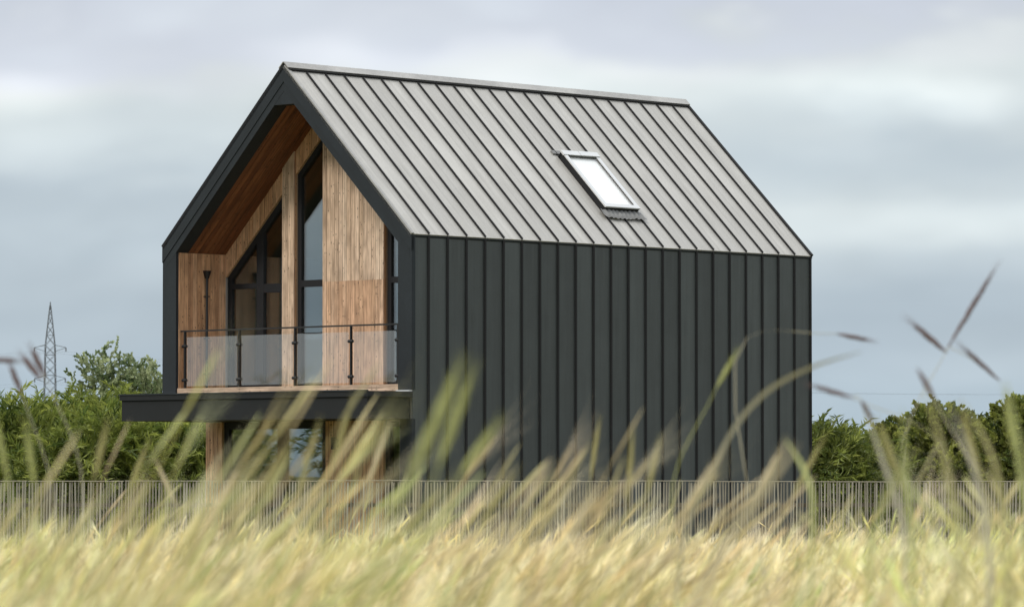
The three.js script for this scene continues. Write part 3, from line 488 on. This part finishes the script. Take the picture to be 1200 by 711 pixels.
// taller stalks scattered near the camera, bent over by the wind
{
  const holder = new THREE.Group(); holder.name = 'tall_grass'; holder.userData = { kind: 'stuff', label: 'loose taller grass stalks bent by the wind above the straw field', category: 'grass' }; scene.add(holder);
  const m4 = new THREE.Matrix4(), q = new THREE.Quaternion(), e = new THREE.Euler(), s = new THREE.Vector3(), p = new THREE.Vector3();
  // tussocks fan out from one foot; loose stalks stand between them
  const spots = [];
  const tuft = (px, top, d, n, lean, gr, spread = 0.13) => {                     // px, top: where the tips of the tussock come to stand
    const l = Math.abs(lean), tip = at(px, top, d), fall = 0.95 * Math.cos(l) - 0.22 * Math.sin(l), run = (0.95 * Math.sin(l) + 0.22 * Math.cos(l)) * (lean < -0.1 ? -1 : 1), hh = (tip.y - groundY(tip.x, -d)) / fall, x = tip.x - run * hh;
    for (let i = 0; i < n; i++) spots.push([x + rr(-spread, spread), -d + rr(-0.25, 0.25), hh * (1.02 - 0.45 * Math.pow(rnd(), 0.8)), clamp(gr + rr(-0.3, 0.3)), lean < -0.1 ? Math.min(lean + rr(-0.2, 0.2), -0.11) : Math.max(lean + rr(-0.2, 0.2), -0.09)]);
  };
  for (const [px, top, d, n, lean, gr] of [[15, 525, 7, 30, 0.2, 0.7], [62, 555, 9, 40, 0.35, 0.4], [110, 530, 8, 30, 0.3, 0.6], [150, 565, 10, 40, 0.25, 0.2], [196, 555, 8, 20, 0.2, 0.3], [238, 585, 10, 34, 0.4, 0.3], [290, 565, 8, 30, 0.45, 0.3], [335, 550, 7, 26, 0.5, 0.5], [372, 525, 7, 22, 0.45, 0.4], [415, 535, 8, 30, 0.5, 0.3], [455, 515, 6.5, 30, 0.5, 0.8], [490, 462, 6, 44, 0.5, 0.9], [515, 440, 6.4, 30, 0.45, 0.7], [540, 490, 7, 36, 0.5, 0.8], [575, 560, 9, 34, 0.45, 0.4], [618, 590, 11, 30, 0.4, 0.3], [665, 600, 10, 24, 0.3, 0.3], [700, 500, 8, 9, 0.1, 0.4], [738, 505, 7.5, 14, 0.08, 0.5], [770, 560, 9, 16, 0.3, 0.3], [818, 550, 8, 52, 0.55, 0.2], [858, 525, 7.5, 60, 0.6, 0.25], [900, 535, 8, 56, 0.55, 0.2], [940, 545, 9, 46, 0.5, 0.3], [985, 590, 11, 26, 0.4, 0.3], [1045, 560, 8, 20, -0.2, 0.6], [1092, 520, 7.5, 34, -0.25, 0.7], [1128, 490, 7, 40, -0.25, 0.6], [1160, 500, 8, 40, 0.2, 0.3], [1195, 480, 7, 36, -0.15, 0.6], [1235, 520, 8, 30, 0.2, 0.4], [-30, 530, 8, 30, 0.3, 0.4]]) tuft(px, top + (px < 440 ? 46 : 30), d * 1.25, n * 1.5, lean * 0.85, gr * 0.4, 0.2);
  for (let k = 0; k < 22; k++) tuft(rr(-60, 1260), rr(650, 730), rr(4.5, 7), 30, rr(0, 0.5), rnd() * 0.6, 0.26);
  for (let k = 0; k < 40; k++) { const d = rr(9, 20); tuft(rr(-60, 1260), rr(585, 640), d, Math.round(rr(10, 26)), rr(-0.1, 0.6), rnd() * 0.8, 0.18); }
  for (let k = 0; k < 170; k++) { const d = rr(4.2, 16), half = 0.13 * d + 0.3; spots.push([rr(-half, half), -d, rr(0.7, 1.05), rnd(), rr(-0.1, 0.42)]); }
  coarseKinds.forEach((g, j) => {
    const mine = spots.filter((_, i) => [0, 3, 1, 4, 2, 3, 5, 4][i % 8] === j), im = new THREE.InstancedMesh(g, grassMat, mine.length);
    mine.forEach(([x, z, h0, gr, lean], i) => { const h = h0 * (j === 5 ? 1.1 : 1), w = rr(0.75, 1.1); p.set(x, groundY(x, z) - 0.02, z); e.set(rr(-0.15, 0.15), rr(-0.5, 0.5) + (lean < -0.1 ? 3.1 : 0), lean < -0.1 ? lean : -lean); q.setFromEuler(e); s.set(w, h, w); im.setMatrixAt(i, m4.compose(p, q, s)); const v = rr(0.62, 1.15); im.setColorAt(i, rgb(lerp(1, 0.62, gr) * v, lerp(0.96, 0.9, gr) * v, lerp(1, 0.55, gr) * v)); });
    im.name = ['bearded_grass', 'bearded_grass', 'bearded_grass', 'seeding_grass', 'seeding_grass', 'leafy_grass'][j]; im.userData.kind = 'stuff'; holder.add(im);
  });
}

// ------------------------------------------------------------------ single stalks that stand clear of the field
const stemMat = { green: std({ color: rgb(0.36, 0.38, 0.14), roughness: 0.8 }), pale: std({ color: rgb(0.6, 0.52, 0.34), roughness: 0.8 }), purple: std({ color: rgb(0.15, 0.1, 0.095), roughness: 0.8 }), olive: std({ color: rgb(0.36, 0.33, 0.14), roughness: 0.8 }), grey: std({ color: rgb(0.4, 0.37, 0.27), roughness: 0.8 }) };
// a slender spikelet or ear from base to tip made of overlapping scales with short awns
function earGeo(base, tip, width, awn, rows = 9) {
  const axis = tip.clone().sub(base), len = axis.length(), dir = axis.normalize(), s1 = new THREE.Vector3().crossVectors(dir, new THREE.Vector3(0, 0, 1)).normalize(), s2 = new THREE.Vector3().crossVectors(dir, s1), gs = [];
  for (let i = 0; i < rows; i++) for (let k = 0; k < 3; k++) {
    const t = i / rows, a = k * 2.094 + i * 0.7, taper = Math.sin(Math.PI * (0.12 + 0.8 * t)), r = width * 0.32 * taper, sl = len / rows * 2.1 * (1 - 0.25 * t);
    const p = base.clone().addScaledVector(dir, len * t * 0.9).addScaledVector(s1, Math.cos(a) * r * 0.7).addScaledVector(s2, Math.sin(a) * r * 0.7), q = p.clone().addScaledVector(dir, sl).addScaledVector(s1, Math.cos(a) * r * 0.5).addScaledVector(s2, Math.sin(a) * r * 0.5), m = p.clone().lerp(q, 0.4).addScaledVector(s1, Math.cos(a) * r * 0.5).addScaledVector(s2, Math.sin(a) * r * 0.5);
    gs.push(tube([p, m, q], r * 0.75 + 0.0006, 0.0004, 4, 3)); if (awn) gs.push(tube([q, q.clone().lerp(m, -0.6), q.clone().addScaledVector(dir, awn).addScaledVector(s1, Math.cos(a) * awn * 0.2)], 0.0006, 0.0002, 3, 2));
  }
  return mergeGeometries(gs);
}
// points are pixels of the photograph; the depth comes from the usual size of such stalks; the foot stands on the ground
function tallStalk(name, label, category, grp, d, ears, mat, foot, { width = 0.012, awn = 0.02, stem = 0.0021, leaf } = {}) {
  const b0 = at(ears[0][0], ears[0][1], d), fx = at(foot, 556, d).x, fz = -d + 0.12, ground = groundY(fx, fz), t = thing(name, label, category, grp, [fx, ground, fz]);
  const loc = (v) => v.clone().sub(t.position), B = loc(b0), T0 = loc(at(ears[0][2], ears[0][3], d)), dir = T0.clone().sub(B).normalize(); if (dir.y < -0.2) dir.set(dir.x * 0.6, 0.6, 0).normalize();
  const k = 0.3 * B.length(); part('stem', tube([[0, -0.03, 0], [B.x * 0.22, B.y * 0.4, B.z * 0.3], [lerp(B.x * 0.5, B.x - dir.x * k * 0.7, 0.8), lerp(B.y * 0.75, B.y - dir.y * k * 0.7, 0.8), B.z * 0.7], [B.x, B.y, B.z]], stem * 1.3, stem * 0.5, 5, 16), stemMat[mat === 'purple' ? 'grey' : mat], t);
  ears.forEach(([x0, y0, x1, y1, wd], i) => { const p = loc(at(x0, y0, d + (i ? rr(-0.03, 0.03) : 0))), q = loc(at(x1, y1, d)); if (i) part('branch', tube([B, B.clone().lerp(p, 0.5).add(new THREE.Vector3(0, 0.01, 0)), p], 0.0012, 0.0008, 4, 5), stemMat.grey, t); part('seed_head', earGeo(p, q, wd ?? width, awn), stemMat[mat], t); });
  if (leaf) { const [h, dx, l] = leaf, pos = [], idx = []; for (let i = 0; i <= 8; i++) { const q = i / 8, w = 0.006 * (1 - q * q), x = B.x * h + dx * l * q, y = B.y * h + l * (1.1 * q - 0.6 * q * q); pos.push(x, y, -w, x - w * 0.7, y + w * 0.4, w); if (i) { const b = i * 2; idx.push(b - 2, b - 1, b, b - 1, b + 1, b); } } part('leaf', geo(pos, idx), stemMat[mat === 'purple' ? 'olive' : mat], t); }
  return t;
}
const G1 = 'purple brown seed heads against the sky', G2 = 'green ears rising in front of the house', G3 = 'pale dry stalks rising above the field';
tallStalk('brome_stalk', 'brome stalk with three slender purple spikelets spreading against the sky past the house', 'grass stalk', null, 12.5, [[1112, 406, 1166, 316, 0.013], [1110, 413, 1069, 378, 0.016], [1172, 446, 1129, 407, 0.012]], 'purple', 1090, { awn: 0.045 });
tallStalk('brome_stalk', 'thin stalk with one purple spikelet drooping sideways against the sky beside the rear corner', 'grass stalk', null, 13, [[981, 391, 1021, 399, 0.012]], 'purple', 880, { awn: 0.03 });
tallStalk('brome_stalk', 'stalk with reddish spikelet pointing back towards the rear corner of the house', 'grass stalk', null, 11, [[1000, 466, 953, 452, 0.011], [1010, 470, 1022, 492, 0.012]], 'purple', 1055, { awn: 0.03 });
tallStalk('brome_stalk', 'stalk with dark pointed tip in front of the dark bushy trees', 'grass stalk', null, 10, [[1096, 468, 1077, 434, 0.012]], 'purple', 1150, { awn: 0.012, stem: 0.003 });
tallStalk('brome_stalk', 'stalk with two brown spikelets crossing in front of the pylon', 'grass stalk', null, 12, [[52, 441, 36, 408, 0.017], [47, 444, 25, 416, 0.017]], 'purple', 75, { awn: 0.03 });
tallStalk('brome_stalk', 'stalk with one dark spikelet beside the pylon foot above the willow shrubs', 'grass stalk', null, 12, [[25, 462, 11, 427, 0.015]], 'purple', 45, { awn: 0.03 });
tallStalk('brome_stalk', 'stalk with reddish spikelet lying level at the open sky side of the pylon', 'grass stalk', null, 11, [[-14, 421, 20, 423, 0.012]], 'purple', -40, { awn: 0.03 });
for (const [d, x0, y0, x1, y1, f] of [[5.5, 497, 528, 536, 432, 440], [5.2, 480, 560, 522, 470, 415], [6, 514, 545, 552, 440, 462], [6.4, 540, 556, 580, 500, 500]]) tallStalk('green_ear_stalk', 'green yellow grass ear leaning across the near corner of the house', 'grass stalk', G2, d, [[x0, y0, x1, y1, 0.012]], 'green', f, { awn: 0.03, stem: 0.0024, leaf: [0.75, 0.3, 0.2] });
for (const [d, x0, y0, x1, y1, f] of [[7, 735, 590, 742, 508, 722], [8, 692, 560, 702, 496, 676], [6.5, 758, 580, 772, 520, 735]]) tallStalk('upright_ear_stalk', 'upright pale green ear standing before the dark seamed long wall', 'grass stalk', 'upright ears before the long wall', d * 1.5, [[x0, y0, x1, y1, 0.011]], 'olive', f, { awn: 0.03, stem: 0.002 });
tallStalk('green_ear_stalk', 'single short green ear near the rear end of the dark wall', 'grass stalk', null, 11, [[840, 454, 862, 415, 0.011]], 'green', 815, { awn: 0.03 });
for (const [d, x0, y0, x1, y1, f, m] of [[8, 1058, 570, 1032, 500, 1085, 'olive'], [9, 1150, 560, 1128, 480, 1170, 'olive'], [8, 1190, 530, 1180, 462, 1215, 'green']]) tallStalk('green_ear_stalk', 'blurred olive green ear standing in front of the dark bushy trees', 'grass stalk', 'olive ears before the bushy trees', d, [[x0, y0, x1, y1, 0.012]], m, f, { awn: 0.03, stem: 0.0024, leaf: [0.7, -0.3, 0.2] });
for (const [d, x0, y0, x1, y1, f, m] of [[8, 205, 590, 184, 544, 215, 'pale'], [6, 348, 580, 372, 500, 325, 'olive'], [5.4, 300, 590, 340, 520, 270, 'olive'], [6.5, 385, 560, 412, 470, 362, 'olive'], [6.2, 250, 600, 280, 548, 228, 'pale'], [7, 430, 570, 455, 500, 405, 'pale'], [6, 110, 560, 124, 500, 95, 'olive'], [5.6, 40, 570, 30, 500, 52, 'green'], [7.5, 150, 575, 172, 522, 130, 'olive'], [5.8, 8, 560, -6, 490, 15, 'green']]) tallStalk('dry_ear_stalk', 'blurred dry grass ear reaching above the field in front of the canopy and shrubs', 'grass stalk', 'dry ears before the canopy and shrubs', d * 1.5, [[x0, y0, x1, y1, 0.011]], m, f, { awn: 0.03, stem: 0.0022, leaf: [0.7, 0.35, 0.2] });
for (const [d, x0, y0, x1, y1, f, m] of [[6.4, 610, 600, 640, 552, 580, 'pale'], [5.2, 660, 640, 700, 575, 625, 'pale'], [5.8, 800, 600, 840, 540, 760, 'pale'], [6.2, 880, 590, 915, 528, 850, 'pale'], [7, 930, 580, 962, 520, 905, 'olive'], [5.6, 560, 620, 598, 560, 525, 'olive']]) tallStalk('dry_ear_stalk', 'pale dry grass ear leaning in front of the stake fence below the long wall', 'grass stalk', G3, d * 1.5, [[x0, y0, x1, y1, 0.011]], m, f, { awn: 0.04, stem: 0.0024, leaf: [0.75, 0.4, 0.22] });
// long bent blades
function blade(label, d, pts, w, mat, grp) {
  const P = pts.map(([x, y], i) => at(x, y, d + i * 0.03)), foot = P[0].clone(); foot.y = groundY(foot.x, foot.z); const t = thing('grass_blade', label, 'grass blade', grp, foot.toArray());
  const c = new THREE.CatmullRomCurve3([new THREE.Vector3(foot.x - 0.03, foot.y - 0.03, foot.z), ...P].map((p) => p.clone().sub(foot))), pos = [], idx = [];
  for (let i = 0; i <= 30; i++) { const q = i / 30, p = c.getPoint(q), tg = c.getTangent(q), s = new THREE.Vector3(-tg.y, tg.x, 0.7).normalize(), ww = w * Math.min(1, 0.35 + q) * (1 - Math.pow(q, 4) * 0.9) / 2; pos.push(p.x + s.x * ww, p.y + s.y * ww, p.z + s.z * ww, p.x - s.x * ww, p.y - s.y * ww, p.z - s.z * ww); if (i) { const b = i * 2; idx.push(b - 2, b - 1, b, b - 1, b + 1, b); } }
  part('leaf', geo(pos, idx), stemMat[mat], t);
}
blade('long pale blade arching across the rear end of the dark wall', 9, [[800, 640], [832, 560], [862, 500], [900, 458], [952, 430], [1010, 412]], 0.014, 'grey');
blade('short green blade bending down at the rear corner of the house', 8, [[952, 640], [952, 580], [940, 545], [920, 514]], 0.014, 'green');
blade('broad pale blade rising through the straw before the stake fence', 5.2, [[800, 760], [850, 640], [905, 560], [935, 520]], 0.016, 'pale');

for (const [d, x0, y0, x1, y1, x2, y2, m] of [[7, 1070, 640, 1062, 560, 1058, 478, 'green'], [6, 1125, 640, 1108, 540, 1085, 455, 'olive'], [6.5, 1160, 660, 1145, 560, 1112, 470, 'grey'], [7, 1180, 640, 1165, 540, 1130, 470, 'olive'], [6, 1020, 640, 1045, 570, 1080, 520, 'green'], [8, 1060, 620, 1035, 540, 1012, 475, 'grey'], [6, 1205, 620, 1198, 540, 1180, 450, 'green']])
  blade('soft olive grass blade crossing in front of the dark bushy trees', d, [[x0, y0 + 60], [x0, y0], [x1, y1], [x2, y2]], 0.013, m, 'blades before the bushy trees');
scene.traverse((o) => { if (o.isMesh) { o.castShadow = true; o.receiveShadow = true; } });
renderer.render(scene, camera);
